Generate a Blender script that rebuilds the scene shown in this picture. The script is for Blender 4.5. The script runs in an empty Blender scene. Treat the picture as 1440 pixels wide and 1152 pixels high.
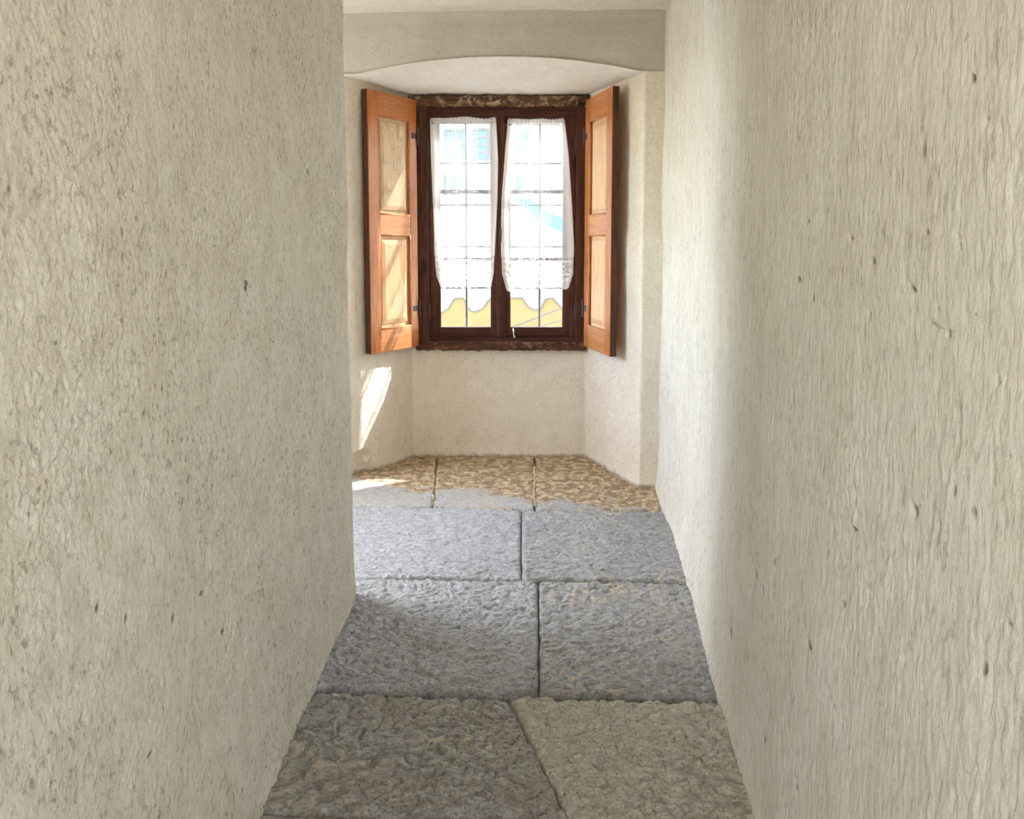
import bpy, bmesh, math, random
import numpy as np
from mathutils import Vector, Matrix
random.seed(7)
sc = bpy.context.scene
COL = sc.collection

# ------------------------------------------------------------------ camera numbers (metres, pixels of 1440x1152)
F, CX, CY, CAMZ = 1200.0, 720.0, 461.0, 1.25
PITCH = math.atan(0.1)
_c, _s = math.cos(PITCH), math.sin(PITCH)
def ray(x, y):
    r = (x - CX) / F; u = (CY - y) / F
    return Vector((r, _c + _s * u, -_s + _c * u))
def at(x, y, Y):                      # the point at depth Y that is seen at pixel x, y
    d = ray(x, y); return Vector((0, 0, CAMZ)) + d * (Y / d.y)

# ------------------------------------------------------------------ noise
_rng = np.random.RandomState(11)
_perm = np.concatenate([_rng.permutation(256)] * 3)
_ga = _rng.rand(256) * 2 * np.pi
_gx, _gy = np.cos(_ga), np.sin(_ga)
def perlin(x, y, seed=0):
    x = np.asarray(x, float) + seed * 17.31; y = np.asarray(y, float) + seed * 9.77
    xi = np.floor(x).astype(int); yi = np.floor(y).astype(int)
    xf = x - xi; yf = y - yi
    u = xf ** 3 * (xf * (xf * 6 - 15) + 10); v = yf ** 3 * (yf * (yf * 6 - 15) + 10)
    def g(a, b):
        h = _perm[_perm[(xi + a) & 255] + ((yi + b) & 255)]
        return _gx[h] * (xf - a) + _gy[h] * (yf - b)
    n0 = g(0, 0) * (1 - u) + g(1, 0) * u
    n1 = g(0, 1) * (1 - u) + g(1, 1) * u
    return (n0 * (1 - v) + n1 * v) * 1.5
def fbm(x, y, seed=0, octv=3, gain=.5):
    t = 0; a = 1
    for i in range(octv):
        t = t + a * perlin(x * 2 ** i, y * 2 ** i, seed + i * 3); a *= gain
    return t
def sstep(a, b, x):
    t = np.clip((x - a) / (b - a), 0, 1); return t * t * (3 - 2 * t)

# ------------------------------------------------------------------ objects
def setp(o, label=None, cat=None, group=None, kind=None):
    if label: o['label'] = label
    if cat: o['category'] = cat
    if group: o['group'] = group
    if kind: o['kind'] = kind
    return o
def empty(name, loc=(0, 0, 0), rotz=0, parent=None):
    o = bpy.data.objects.new(name, None); COL.objects.link(o)
    o.location = loc; o.rotation_euler = (0, 0, rotz); o.empty_display_size = .1
    if parent: o.parent = parent
    return o
def link(name, me, m, parent=None, smooth=False):
    me.name = name
    o = bpy.data.objects.new(name, me); COL.objects.link(o)
    if m: me.materials.append(m)
    if parent: o.parent = parent
    if smooth: me.polygons.foreach_set('use_smooth', [True] * len(me.polygons))
    return o
def obj(name, bm, m, parent=None, smooth=False):
    bmesh.ops.recalc_face_normals(bm, faces=bm.faces)
    me = bpy.data.meshes.new(name); bm.to_mesh(me); bm.free()
    return link(name, me, m, parent, smooth)
def grid_mesh(name, V, m, parent=None, mask=None, uv=None, flip=False, smooth=True):
    """V: (nu, nv, 3) array of points, one quad per cell."""
    nu, nv = V.shape[:2]
    idx = np.arange(nu * nv).reshape(nu, nv)
    q = np.stack([idx[:-1, :-1], idx[1:, :-1], idx[1:, 1:], idx[:-1, 1:]], -1)
    if flip: q = q[..., ::-1]
    q = q.reshape(-1, 4)
    if mask is not None: q = q[mask.reshape(-1)]
    me = bpy.data.meshes.new(name)
    me.vertices.add(nu * nv); me.vertices.foreach_set('co', V.reshape(-1).astype(np.float32))
    n = len(q)
    me.loops.add(n * 4); me.loops.foreach_set('vertex_index', q.reshape(-1).astype(np.int32))
    me.polygons.add(n); me.polygons.foreach_set('loop_start', np.arange(0, n * 4, 4, dtype=np.int32))
    me.polygons.foreach_set('loop_total', np.full(n, 4, np.int32))
    me.update(calc_edges=True)
    if uv is not None:
        l = me.uv_layers.new(name='UVMap')
        l.data.foreach_set('uv', uv.reshape(-1, 2)[q.reshape(-1)].reshape(-1).astype(np.float32))
    me.validate()
    return link(name, me, m, parent, smooth)
def box(bm, a, b, bev=0, seg=2):
    a, b = Vector(a), Vector(b)
    r = bmesh.ops.create_cube(bm, size=1)
    vs = r['verts']
    for v in vs:
        v.co = Vector(((a[i] + b[i]) / 2 + v.co[i] * (b[i] - a[i]) for i in range(3)))
    if bev:
        es = list({e for v in vs for e in v.link_edges})
        bmesh.ops.bevel(bm, geom=es, offset=bev, segments=seg, affect='EDGES', profile=.6)
def rough_box(name, a, b, step, amp, m, parent=None, freq=30, seed=0):
    bm = bmesh.new(); box(bm, a, b, .004, 1)
    L = max(abs(b[i] - a[i]) for i in range(3))
    n = int(L / step)
    es = [e for e in bm.edges if e.calc_length() > L * .7]
    bmesh.ops.subdivide_edges(bm, edges=es, cuts=n, use_grid_fill=True)
    sh = [e for e in bm.edges if .015 < e.calc_length() and e.calc_length() > step * 2]
    if sh: bmesh.ops.subdivide_edges(bm, edges=sh, cuts=3, use_grid_fill=True)
    co = np.array([v.co[:] for v in bm.verts])
    nx = fbm(co[:, 0] * freq, (co[:, 1] + co[:, 2]) * freq * 1.7, seed, 4)
    ny = fbm(co[:, 0] * freq, (co[:, 1] - co[:, 2]) * freq * 1.7, seed + 5, 4)
    for v, p, q in zip(bm.verts, nx, ny):
        v.co.y += amp * p; v.co.z += amp * q
    return obj(name, bm, m, parent, True)
def tube(bm, pts, r, n=8, cap=True):
    pts = [Vector(p) for p in pts]; rings = []
    for i, p in enumerate(pts):
        t = (pts[min(i + 1, len(pts) - 1)] - pts[max(i - 1, 0)]).normalized()
        a = t.cross(Vector((0, 0, 1)));  a = t.cross(Vector((1, 0, 0))) if a.length < .1 else a
        a.normalize(); b = t.cross(a)
        rr = r[i] if isinstance(r, (list, tuple)) else r
        rings.append([bm.verts.new(p + (a * math.cos(k * 2 * math.pi / n) + b * math.sin(k * 2 * math.pi / n)) * rr) for k in range(n)])
    for A, B in zip(rings, rings[1:]):
        for k in range(n): bm.faces.new((A[k], A[(k + 1) % n], B[(k + 1) % n], B[k]))
    if cap: bm.faces.new(rings[0][::-1]); bm.faces.new(rings[-1])
def prism(bm, pts, d):                # polygon of points pushed by vector d
    d = Vector(d); A = [bm.verts.new(Vector(p)) for p in pts]; B = [bm.verts.new(Vector(p) + d) for p in pts]
    n = len(A); bm.faces.new(A[::-1]); bm.faces.new(B)
    for k in range(n): bm.faces.new((A[k], A[(k + 1) % n], B[(k + 1) % n], B[k]))

# ------------------------------------------------------------------ materials
def mat(name):
    m = bpy.data.materials.new(name); m.use_nodes = True
    nt = m.node_tree
    for n in list(nt.nodes):
        if n.type != 'OUTPUT_MATERIAL': nt.nodes.remove(n)
    return m, nt, nt.nodes['Material Output']
class NT:
    def __init__(s, nt): s.nt = nt
    def n(s, t, **k):
        x = s.nt.nodes.new(t)
        for a, b in k.items():
            if a.startswith('i_'):
                key = a[2:]; key = int(key) if key.isdigit() else key.replace('_', ' ')
                if hasattr(b, 'is_output'): s.nt.links.new(b, x.inputs[key])
                else: x.inputs[key].default_value = b
            else: setattr(x, a, b)
        return x
    def l(s, a, b): s.nt.links.new(a, b)
    def coord(s, scale=(1, 1, 1), loc=(0, 0, 0)):
        c = s.n('ShaderNodeTexCoord'); mp = s.n('ShaderNodeMapping')
        mp.inputs['Scale'].default_value = scale; mp.inputs['Location'].default_value = loc
        s.l(c.outputs['Object'], mp.inputs['Vector']); return mp.outputs[0]
    def noise(s, vec, scale, detail=4, rough=.55, dist=0):
        x = s.n('ShaderNodeTexNoise'); s.l(vec, x.inputs['Vector'])
        x.inputs['Scale'].default_value = scale; x.inputs['Detail'].default_value = detail
        x.inputs['Roughness'].default_value = rough; x.inputs['Distortion'].default_value = dist
        return x.outputs['Fac']
    def ramp(s, fac, stops):
        r = s.n('ShaderNodeValToRGB'); s.l(fac, r.inputs[0])
        e = r.color_ramp.elements
        while len(e) < len(stops): e.new(.5)
        for k, (p, c) in zip(e, stops): k.position = p; k.color = (c, c, c, 1) if not isinstance(c, tuple) else (*c, 1)
        return r.outputs[0]
    def mix(s, fac, a, b, mode='MIX'):
        x = s.n('ShaderNodeMix', data_type='RGBA', blend_type=mode)
        for k, v in ((0, fac), (6, a), (7, b)):
            if hasattr(v, 'is_output'): s.l(v, x.inputs[k])
            else: x.inputs[k].default_value = v if k == 0 else (*v, 1)
        return x.outputs[2]
    def math(s, op, a, b=0.0):
        x = s.n('ShaderNodeMath', operation=op)
        for k, v in ((0, a), (1, b)):
            if hasattr(v, 'is_output'): s.l(v, x.inputs[k])
            else: x.inputs[k].default_value = v
        return x.outputs[0]
    def bump(s, h, strength, dist, prev=None):
        b = s.n('ShaderNodeBump'); s.l(h, b.inputs['Height'])
        b.inputs['Strength'].default_value = strength; b.inputs['Distance'].default_value = dist
        if prev: s.l(prev, b.inputs['Normal'])
        return b.outputs[0]
    def principled(s, out, color, rough=.6, normal=None, spec=.3, **k):
        p = s.n('ShaderNodeBsdfPrincipled')
        for key, v in (('Base Color', color), ('Roughness', rough), ('Specular IOR Level', spec), *k.items()):
            if hasattr(v, 'is_output'): s.l(v, p.inputs[key])
            else: p.inputs[key].default_value = (*v, 1) if isinstance(v, tuple) and len(v) == 3 else v
        if normal: s.l(normal, p.inputs['Normal'])
        s.l(p.outputs[0], out.inputs[0]); return p

def plaster(name, hi, lo, stain, stretch=1.0, fine=.5, floor_dirt=0.0, seed=0, dirt=1.0):
    m, nt, out = mat(name); t = NT(nt)
    v = t.coord((1, 1, stretch), (seed, seed * 1.7, 0))
    v1 = t.coord((1, 1, 1), (seed, 0, seed))
    big = t.noise(v1, 1.6, 4, .6)
    mid = t.noise(v, 14, 5, .65)
    grit = t.noise(v, 95, 3, .6)
    c = t.mix(t.ramp(mid, [(.36, 0.0), (.62, 1.0)]), lo, hi)
    c = t.mix(t.math('MULTIPLY', t.ramp(big, [(.45, 0.0), (.72, 1.0)]), .55), c, stain)
    clus = t.ramp(t.noise(v1, 3.2, 3, .6), [(.36, .35 * dirt), (.62, dirt)])
    c = t.mix(t.math('MULTIPLY', t.ramp(t.noise(v, 74, 4, .7), [(.33, .9), (.46, 0.0)]), clus), c, (.27, .225, .155))
    if dirt >= .6:                     # dark brown in the gouges: their shade put into the colour
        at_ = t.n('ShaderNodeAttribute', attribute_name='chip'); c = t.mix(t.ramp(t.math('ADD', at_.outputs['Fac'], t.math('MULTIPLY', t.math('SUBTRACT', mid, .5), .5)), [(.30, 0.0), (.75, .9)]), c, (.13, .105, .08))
    c = t.mix(t.ramp(grit, [(.28, .5), (.42, 0.0)]), c, tuple(x * .6 for x in lo))
    speck = t.noise(v1, 38, 2, .5)
    c = t.mix(t.ramp(speck, [(.20, .7 * dirt), (.245, 0.0)]), c, (.16, .13, .10))
    if floor_dirt:
        g = t.n('ShaderNodeNewGeometry'); sx = t.n('ShaderNodeSeparateXYZ'); t.l(g.outputs['Position'], sx.inputs[0])
        zz = t.math('ADD', sx.outputs['Z'], t.math('MULTIPLY', t.math('SUBTRACT', t.noise(v1, 25, 4, .7), .5), -.05))
        c = t.mix(t.math('MULTIPLY', t.ramp(zz, [(0.0, 1.0), (floor_dirt, 0.0)]), .65), c, (.20, .13, .065))
    h = t.math('ADD', t.math('MULTIPLY', grit, .6), t.noise(v, 40, 3, .6))
    b = t.bump(h, fine, .006)
    b = t.bump(t.noise(v1, 300, 2, .5), fine * .5, .002, b)
    t.principled(out, c, .92, b, .15)
    return m
M = {}
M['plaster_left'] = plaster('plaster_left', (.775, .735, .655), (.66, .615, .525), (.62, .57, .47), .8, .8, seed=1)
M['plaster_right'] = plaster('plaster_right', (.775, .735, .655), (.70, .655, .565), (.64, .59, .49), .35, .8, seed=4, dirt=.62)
M['plaster_recess'] = plaster('plaster_recess', (.80, .735, .63), (.74, .665, .55), (.70, .61, .49), .9, .35, .018, seed=8, dirt=.4)
M['plaster_lintel'] = plaster('plaster_lintel', (.60, .555, .475), (.55, .505, .425), (.50, .455, .37), .9, .2, seed=12, dirt=.3)  # darker base: the weaker light on this wall is put into its colour
M['plaster_soffit'] = plaster('plaster_soffit', (.85, .82, .75), (.79, .755, .67), (.74, .69, .58), .9, .25, seed=15, dirt=.25)

def stone(name, hi, lo, warm, rough=.5, mortar=False, seed=0, lichen=False):
    m, nt, out = mat(name); t = NT(nt)
    v = t.coord((1, 2.4, 1), (seed * 3.1, seed, 0)); v1 = t.coord((1, 1, 1), (seed, seed * 2.3, 0))
    n1 = t.noise(v, 22, 6, .7, .4); n2 = t.noise(v1, 140, 3, .6); n3 = t.noise(v1, 3.0, 4, .6)
    c = t.mix(t.ramp(n1, [(.36, 0.0), (.64, 1.0)]), lo, hi)
    c = t.mix(t.math('MULTIPLY', t.ramp(n3, [(.42, 0.0), (.68, 1.0)]), .7), c, warm)
    c = t.mix(t.ramp(n2, [(.32, .7), (.46, 0.0)]), c, tuple(x * .45 for x in lo))
    c = t.mix(t.ramp(n2, [(.60, 0.0), (.72, .45)]), c, tuple(min(1, x * 1.6) for x in hi))
    if mortar:                        # tan lime smeared over the far row, thinning towards the room
        g = t.n('ShaderNodeNewGeometry'); sx = t.n('ShaderNodeSeparateXYZ'); t.l(g.outputs['Position'], sx.inputs[0])
        yy = t.math('ADD', sx.outputs['Y'], t.math('MULTIPLY', t.noise(v1, 5, 5, .7), .9))
        yy = t.math('ADD', yy, t.math('MULTIPLY', sx.outputs['X'], .34))
        k = t.ramp(t.math('MULTIPLY', t.math('SUBTRACT', yy, 4.46), 2.2), [(.1, 0.0), (.36, 1.0)])
        blot = t.ramp(t.noise(v1, 21, 6, .72, .5), [(.45, 0.0), (.60, 1.0)])
        tan = t.mix(blot, (.27, .18, .09), (.66, .51, .33))
        c = t.mix(k, c, tan)
        r = t.math('ADD', t.math('MULTIPLY', k, .4), rough)
    else: r = rough
    if lichen:
        blot = t.math('MULTIPLY', t.ramp(t.noise(v1, 26, 6, .75, .3), [(.52, 0.0), (.60, 1.0)]), t.ramp(t.noise(v1, 3.4, 2, .5), [(.52, 0.0), (.64, 1.0)]))
        c = t.mix(blot, c, (.60, .50, .36))
    b = t.bump(t.math('ADD', n1, t.math('MULTIPLY', n2, .5)), .8, .008)
    t.principled(out, c, r, b, .8)
    return m
M['stone_far'] = stone('stone_far', (.48, .48, .475), (.29, .29, .285), (.48, .44, .37), .5, True, 3)
M['stone_blue'] = stone('stone_blue', (.52, .525, .54), (.23, .235, .245), (.40, .40, .41), .36, False, 5)
M['stone_mid'] = stone('stone_mid', (.45, .45, .445), (.19, .19, .187), (.37, .355, .335), .40, False, 9, True)
M['stone_grey'] = stone('stone_grey', (.46, .445, .41), (.19, .185, .17), (.35, .315, .255), .42, False, 13, True)
M['stone_tan'] = stone('stone_tan', (.64, .595, .50), (.32, .295, .24), (.55, .49, .39), .5, False, 17)
def simple(name, col, rough=.7, col2=None, sc_=30, bumpd=.002, spec=.3, stretch=(1, 1, 1), **k):
    m, nt, out = mat(name); t = NT(nt); v = t.coord(stretch)
    n = t.noise(v, sc_, 4, .6)
    c = t.mix(t.ramp(n, [(.35, 0.0), (.65, 1.0)]), col, col2 or tuple(x * .8 for x in col))
    t.principled(out, c, rough, t.bump(n, .4, bumpd), spec, **k)
    return m
M['bed'] = simple('mortar_bed', (.085, .06, .04), .95, (.045, .03, .02), 40, .006)
M['lime'] = simple('lime_mortar', (.60, .50, .37), .95, (.40, .30, .19), 60, .006)
M['iron'] = simple('iron', (.16, .155, .16), .6, (.10, .085, .08), 60, .001, .4)
M['dark_iron'] = simple('dark_iron', (.05, .04, .035), .6, (.09, .045, .03), 60, .001, .4)
M['bone'] = simple('pale_peg', (.78, .70, .58), .5)
M['shell'] = simple('outer_render', (.75, .70, .6), .95)

def wood(name, hi, lo, knot, rough=.42, bump=.3, seed=0, along='z', spec=.35, dirt=None):
    m, nt, out = mat(name); t = NT(nt)
    st = {'z': (1, 1, .07), 'x': (.07, 1, 1)}[along]
    v = t.coord(st, (seed, seed * .7, seed * .3)); v1 = t.coord((1, 1, .35) if along == 'z' else (.35, 1, 1), (seed * 2, 0, seed))
    g1 = t.noise(v, 46, 5, .65, .8); g2 = t.noise(v, 160, 3, .6); kn = t.noise(v1, 11, 3, .5)
    c = t.mix(t.ramp(g1, [(.34, 0.0), (.66, 1.0)]), lo, hi)
    c = t.mix(t.ramp(g2, [(.34, .5), (.5, 0.0)]), c, tuple(x * .6 for x in lo))
    c = t.mix(t.ramp(kn, [(.27, .85), (.36, 0.0)]), c, knot)
    if dirt:
        dn = t.ramp(t.noise(t.coord((1, 1, 1), (seed, 3, 1)), 20, 5, .75, .5), [(.50, 0.0), (.64, .9)])
        c = t.mix(dn, c, dirt)
    t.principled(out, c, rough, t.bump(t.math('ADD', g1, t.math('MULTIPLY', g2, .4)), bump, .003), spec)
    return m
M['stile'] = wood('pine_orange', (.56, .205, .052), (.40, .12, .026), (.13, .035, .012), .40, .3, 1)
M['rail'] = wood('pine_rail', (.62, .27, .10), (.46, .165, .05), (.20, .055, .02), .42, .3, 5, 'x')
M['panel'] = wood('pine_panel', (.76, .50, .27), (.63, .36, .165), (.34, .15, .055), .5, .3, 9)
M['panel_worn'] = wood('pine_panel_worn', (.74, .56, .36), (.62, .43, .25), (.40, .25, .13), .7, .4, 14, dirt=(.46, .34, .21))
M['edge'] = wood('pine_edge', (.12, .045, .02), (.055, .02, .01), (.03, .01, .006), .6, .3, 3)
M['frame'] = wood('dark_frame', (.135, .05, .03), (.046, .017, .011), (.015, .007, .005), .6, .5, 21, spec=.2)
M['frame_h'] = wood('dark_frame_rail', (.11, .04, .025), (.04, .015, .010), (.015, .007, .005), .6, .5, 24, 'x', .2)
M['lintel_wood'] = wood('weathered_lintel', (.17, .085, .045), (.06, .03, .02), (.02, .01, .008), .8, .8, 27, 'x', .2, dirt=(.50, .38, .24))
M['sill_wood'] = wood('weathered_sill', (.13, .055, .032), (.05, .022, .015), (.02, .01, .008), .8, .8, 31, 'x', .2, dirt=(.26, .15, .08))

def glass():
    m, nt, out = mat('old_glass'); t = NT(nt)
    tr = t.n('ShaderNodeBsdfTransparent'); tr.inputs[0].default_value = (.97, .98, .97, 1)
    gl = t.n('ShaderNodeBsdfGlossy'); gl.inputs['Roughness'].default_value = .03
    lw = t.n('ShaderNodeLayerWeight'); lw.inputs[0].default_value = .5
    fr = t.math('ADD', .02, t.math('MULTIPLY', t.math('POWER', lw.outputs['Facing'], 5.0), .5))
    mx = t.n('ShaderNodeMixShader'); t.l(fr, mx.inputs[0]); t.l(tr.outputs[0], mx.inputs[1]); t.l(gl.outputs[0], mx.inputs[2])
    t.l(mx.outputs[0], out.inputs[0]); return m
M['glass'] = glass()
def cloth(name, kind):
    """white sheer; the pattern of the weave lives in the cover of the threads"""
    m, nt, out = mat(name); t = NT(nt)
    uvn = t.n('ShaderNodeUVMap'); sx = t.n('ShaderNodeSeparateXYZ'); t.l(uvn.outputs[0], sx.inputs[0])
    U, V = sx.outputs[0], sx.outputs[1]             # metres of cloth
    if kind == 'sheer':
        cov = t.math('ADD', .30, t.math('MULTIPLY', t.noise(t.coord(), 9, 2, .5), .10))
        gat = t.math('MAXIMUM', t.math('SUBTRACT', 1.0, t.math('MULTIPLY', U, 16.0)), t.math('SUBTRACT', 1.0, t.math('MULTIPLY', t.math('SUBTRACT', .37, U), 16.0)))
        cov = t.math('ADD', cov, t.math('MULTIPLY', t.math('MAXIMUM', gat, 0.0), .75))
        for u0 in (.118, .134, .236, .252):            # the openwork columns of stitches
            du = t.math('ABSOLUTE', t.math('SUBTRACT', U, u0))
            dv = t.math('ABSOLUTE', t.math('SUBTRACT', t.math('FRACT', t.math('MULTIPLY', V, 58.0)), .5))
            dot = t.math('MULTIPLY', t.math('LESS_THAN', du, .0048), t.math('LESS_THAN', dv, .25))
            cov = t.math('MAXIMUM', cov, t.math('MULTIPLY', dot, .92))
    elif kind == 'lace':
        vo = t.n('ShaderNodeTexVoronoi', feature='DISTANCE_TO_EDGE'); vo.inputs['Scale'].default_value = 42
        t.l(uvn.outputs[0], vo.inputs['Vector'])
        net = t.ramp(vo.outputs['Distance'], [(.025, .80), (.07, .22)])
        # rosettes: rings of petals repeating along the border
        fu = t.math('SUBTRACT', t.math('FRACT', t.math('MULTIPLY', U, 9.5)), .5)
        fv = t.math('MULTIPLY', t.math('SUBTRACT', V, .075), 9.5)
        r = t.math('SQRT', t.math('ADD', t.math('MULTIPLY', fu, fu), t.math('MULTIPLY', fv, fv)))
        an = t.math('ARCTAN2', fv, fu)
        pet = t.math('GREATER_THAN', t.math('SINE', t.math('MULTIPLY', an, 7.0)), -.1)
        ring = t.math('MULTIPLY', t.math('MULTIPLY', t.math('GREATER_THAN', r, .17), t.math('LESS_THAN', r, .40)), pet)
        cov = t.math('MAXIMUM', net, t.math('MULTIPLY', ring, .9))
        stripe = t.math('LESS_THAN', t.math('ABSOLUTE', t.math('SUBTRACT', V, .155)), .006)
        cov = t.math('MAXIMUM', cov, t.math('MULTIPLY', stripe, .8))
        gat = t.math('MAXIMUM', t.math('SUBTRACT', 1.0, t.math('MULTIPLY', U, 16.0)), t.math('SUBTRACT', 1.0, t.math('MULTIPLY', t.math('SUBTRACT', .37, U), 16.0)))
        cov = t.math('MINIMUM', t.math('ADD', cov, t.math('MULTIPLY', t.math('MAXIMUM', gat, 0.0), .6)), .95)
    else:
        cov = t.math('ADD', .62, t.math('MULTIPLY', t.noise(t.coord(), 60, 2, .5), .25))
    d = t.n('ShaderNodeBsdfDiffuse'); d.inputs[0].default_value = (.90, .87, .85, 1)
    tl = t.n('ShaderNodeBsdfTranslucent'); tl.inputs[0].default_value = (.86, .84, .82, 1)
    a = t.n('ShaderNodeMixShader'); a.inputs[0].default_value = .22
    t.l(d.outputs[0], a.inputs[1]); t.l(tl.outputs[0], a.inputs[2])
    tr = t.n('ShaderNodeBsdfTransparent')
    mx = t.n('ShaderNodeMixShader'); t.l(cov, mx.inputs[0]); t.l(tr.outputs[0], mx.inputs[1]); t.l(a.outputs[0], mx.inputs[2])
    t.l(mx.outputs[0], out.inputs[0]); return m
for k in ('sheer', 'lace', 'ruffle'): M[k] = cloth('curtain_' + k, k)
M['render_white'] = simple('facade_render', (.40, .385, .355), .9, (.36, .345, .315), 4)
M['ochre'] = simple('facade_ochre', (.165, .12, .048), .9, (.14, .10, .038), 6)
M['roof_blue'] = simple('sheet_roof', (.03, .13, .19), .5, (.027, .115, .17), 5)
M['ext_pane'] = simple('outside_pane', (.05, .12, .15), .3, (.04, .105, .13), 5)
M['ext_grey'] = simple('outside_grey', (.10, .09, .075), .7)
M['ground_out'] = simple('gravel', (.78, .76, .72), .95, (.70, .68, .63), 8)

# ------------------------------------------------------------------ walls
H = 2.375
def resample(pts, step):
    pts = np.array(pts, float); d = np.hypot(*np.diff(pts, axis=0).T); s = np.concatenate([[0], np.cumsum(d)])
    n = max(2, int(s[-1] / step) + 1); q = np.linspace(0, s[-1], n)
    return np.stack([np.interp(q, s, pts[:, 0]), np.interp(q, s, pts[:, 1])], -1)
def soften(P, w):
    if w < 2: return P
    k = np.hanning(2 * w + 1); k /= k.sum()
    Q = P.copy()
    for i in range(2):
        e = np.concatenate([2 * P[0, i] - P[w:0:-1, i], P[:, i], 2 * P[-1, i] - P[-2:-w - 2:-1, i]])
        Q[:, i] = np.convolve(e, k, 'valid')
    return Q
def normals(P):
    T = np.gradient(P, axis=0); T /= np.hypot(T[:, 0], T[:, 1])[:, None]
    return np.stack([T[:, 1], -T[:, 0]], -1)        # right-hand side of the path
def wall_sheet(name, P, zs, disp, m, mask=None, kind='structure', shade_mask=None):
    N = normals(P)
    U = np.broadcast_to((P[:, 0] * .9 + P[:, 1])[:, None], (len(P), len(zs))); Z = np.broadcast_to(zs[None, :], U.shape)
    D = disp(U, Z, P)
    V = np.empty(U.shape + (3,))
    V[..., 0] = P[:, 0][:, None] + N[:, 0][:, None] * D
    V[..., 1] = P[:, 1][:, None] + N[:, 1][:, None] * D
    V[..., 2] = Z
    o = grid_mesh(name, V, m, mask=None if mask is None else mask(P, zs), flip=True)
    if shade_mask is not None:
        a = o.data.attributes.new('chip', 'FLOAT', 'POINT'); a.data.foreach_set('value', shade_mask(U, Z, P).reshape(-1).astype(np.float32))
    return setp(o, kind=kind)
def marks(lst, hit):
    """list of (px, py, half width px, half height px, depth m, tilt) -> gouges in wall coordinates"""
    out = []
    for x, y, w, h, dep, tilt in lst:
        y0, z0 = hit(x, y); y1, _ = hit(x + w, y); _, z1 = hit(x, y - h)
        out.append((y0, z0, max(abs(y1 - y0) * .62, .0035), max(abs(z1 - z0) * .7, .0035), dep, tilt))
    return out
def dent(U_y, Z, G):
    d = np.zeros(Z.shape)
    for y0, z0, a, b, dep, tilt in G:
        dy = U_y - y0; dz = Z - z0
        c, s = math.cos(tilt), math.sin(tilt)
        q = (((dy * c + dz * s) / a) ** 2 + ((-dy * s + dz * c) / b) ** 2)
        near = q < 14
        if not near.any(): continue
        q = np.where(near, np.maximum(q * (1 + .9 * perlin(U_y / a * .55, Z / b * .55, 7)), 0), 40)
        d -= dep * np.exp(-q)
    return d
# left wall of the passage: flat, ends in a rounded arris, turns away to the left
LX, LY = -.562, 2.955
def hit_left(x, y):
    d = ray(x, y); t = LX / d.x; return d.y * t, CAMZ + d.z * t
GL = marks([(348, 401, 4, 11, .008, .2), (19, 266, 5, 8, .007, -.3), (63, 400, 4, 4, .006, 0), (4, 61, 5, 5, .006, 0), (143, 856, 6, 11, .007, .5),
            (182, 869, 4, 11, .006, -.2), (284, 834, 4, 6, .007, 0), (313, 888, 3, 6, .008, 0), (260, 917, 5, 16, .0032, .15), (275, 912, 4, 14, .003, .1),
            (419, 715, 3, 3, .006, 0), (243, 869, 4, 10, .006, .4), (58, 574, 4, 12, .005, -.3), (75, 130, 4, 6, .005, 0), (170, 152, 4, 8, .005, .3),
            (56, 290, 8, 10, .003, 0), (225, 245, 9, 18, .002, 0), (120, 1010, 5, 9, .006, .3), (210, 1060, 5, 8, .006, -.2),
            (75, 1105, 6, 8, .006, 0), (336, 545, 4, 6, .004, 0)], hit_left)
SMOOTH_L = [hit_left(221, 232) + (.07, .10), hit_left(269, 905) + (.07, .11), hit_left(430, 780) + (.2, .22)]
def disp_left(U, Z, P):
    Y = np.broadcast_to(P[:, 1][:, None], U.shape)
    low = .007 * fbm(U * 1.9, Z * 1.7, 1, 3)
    warp = .15 * perlin(U * 9, Z * 9, 6)
    a = fbm((U + Z * .18) * 74 + warp * 3, Z * 52, 2, 2, .6)
    ridg = np.abs(perlin((U + Z * .2) * 40, Z * 24, 9))
    rough = .45 + .55 * sstep(-.35, .5, fbm(U * 2.6, Z * 2.1, 4, 2))
    rough = rough * (1 - .55 * sstep(2.0, 2.9, Y))
    for y0, z0, ry, rz in SMOOTH_L:
        q = ((U - (LX * .9) - y0) / ry) ** 2 + ((Z - z0) / rz) ** 2 + .5 * perlin(U * 18, Z * 14, 8)
        rough = rough * (1 - .8 * np.exp(-np.maximum(q, 0) ** 1.5))
    grit = fbm(U * 105 + Z * 18, Z * 78, 12, 2, .6)
    pits = sstep(.30, .75, perlin(U * 82 + Z * 20, Z * 50, 15)) * sstep(-.2, .5, fbm(U * 5, Z * 4, 16, 2))
    return low + rough * (.0024 * grit - .0050 * pits + .0010 * a - .0008 * np.exp(-(ridg / .10) ** 2)) + dent(U - LX * .9, Z, GL) + .006 * np.exp(-np.maximum(Z, 0) / .05)
pth = soften(np.concatenate([resample([(LX, .35), (LX, .75)], .03)[:-1], resample([(LX, .75), (LX, LY), (-.8, LY)], .0032)]), 1)
i0 = np.argmin(np.abs(pth[:, 1] - 2.5))
pth[i0:] = soften(pth[i0:], 15)
pth = np.concatenate([pth, resample([(-.8, LY), (-1.82, LY)], .05)[1:]])
zs = np.concatenate([np.arange(-.062, 2.10, .0034), np.arange(2.10, H + .02, .02)])
wall_sheet('wall_left', pth, zs, disp_left, M['plaster_left'], shade_mask=lambda U, Z, P: -dent(U - LX * .9, Z, GL) / .0065)

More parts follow.
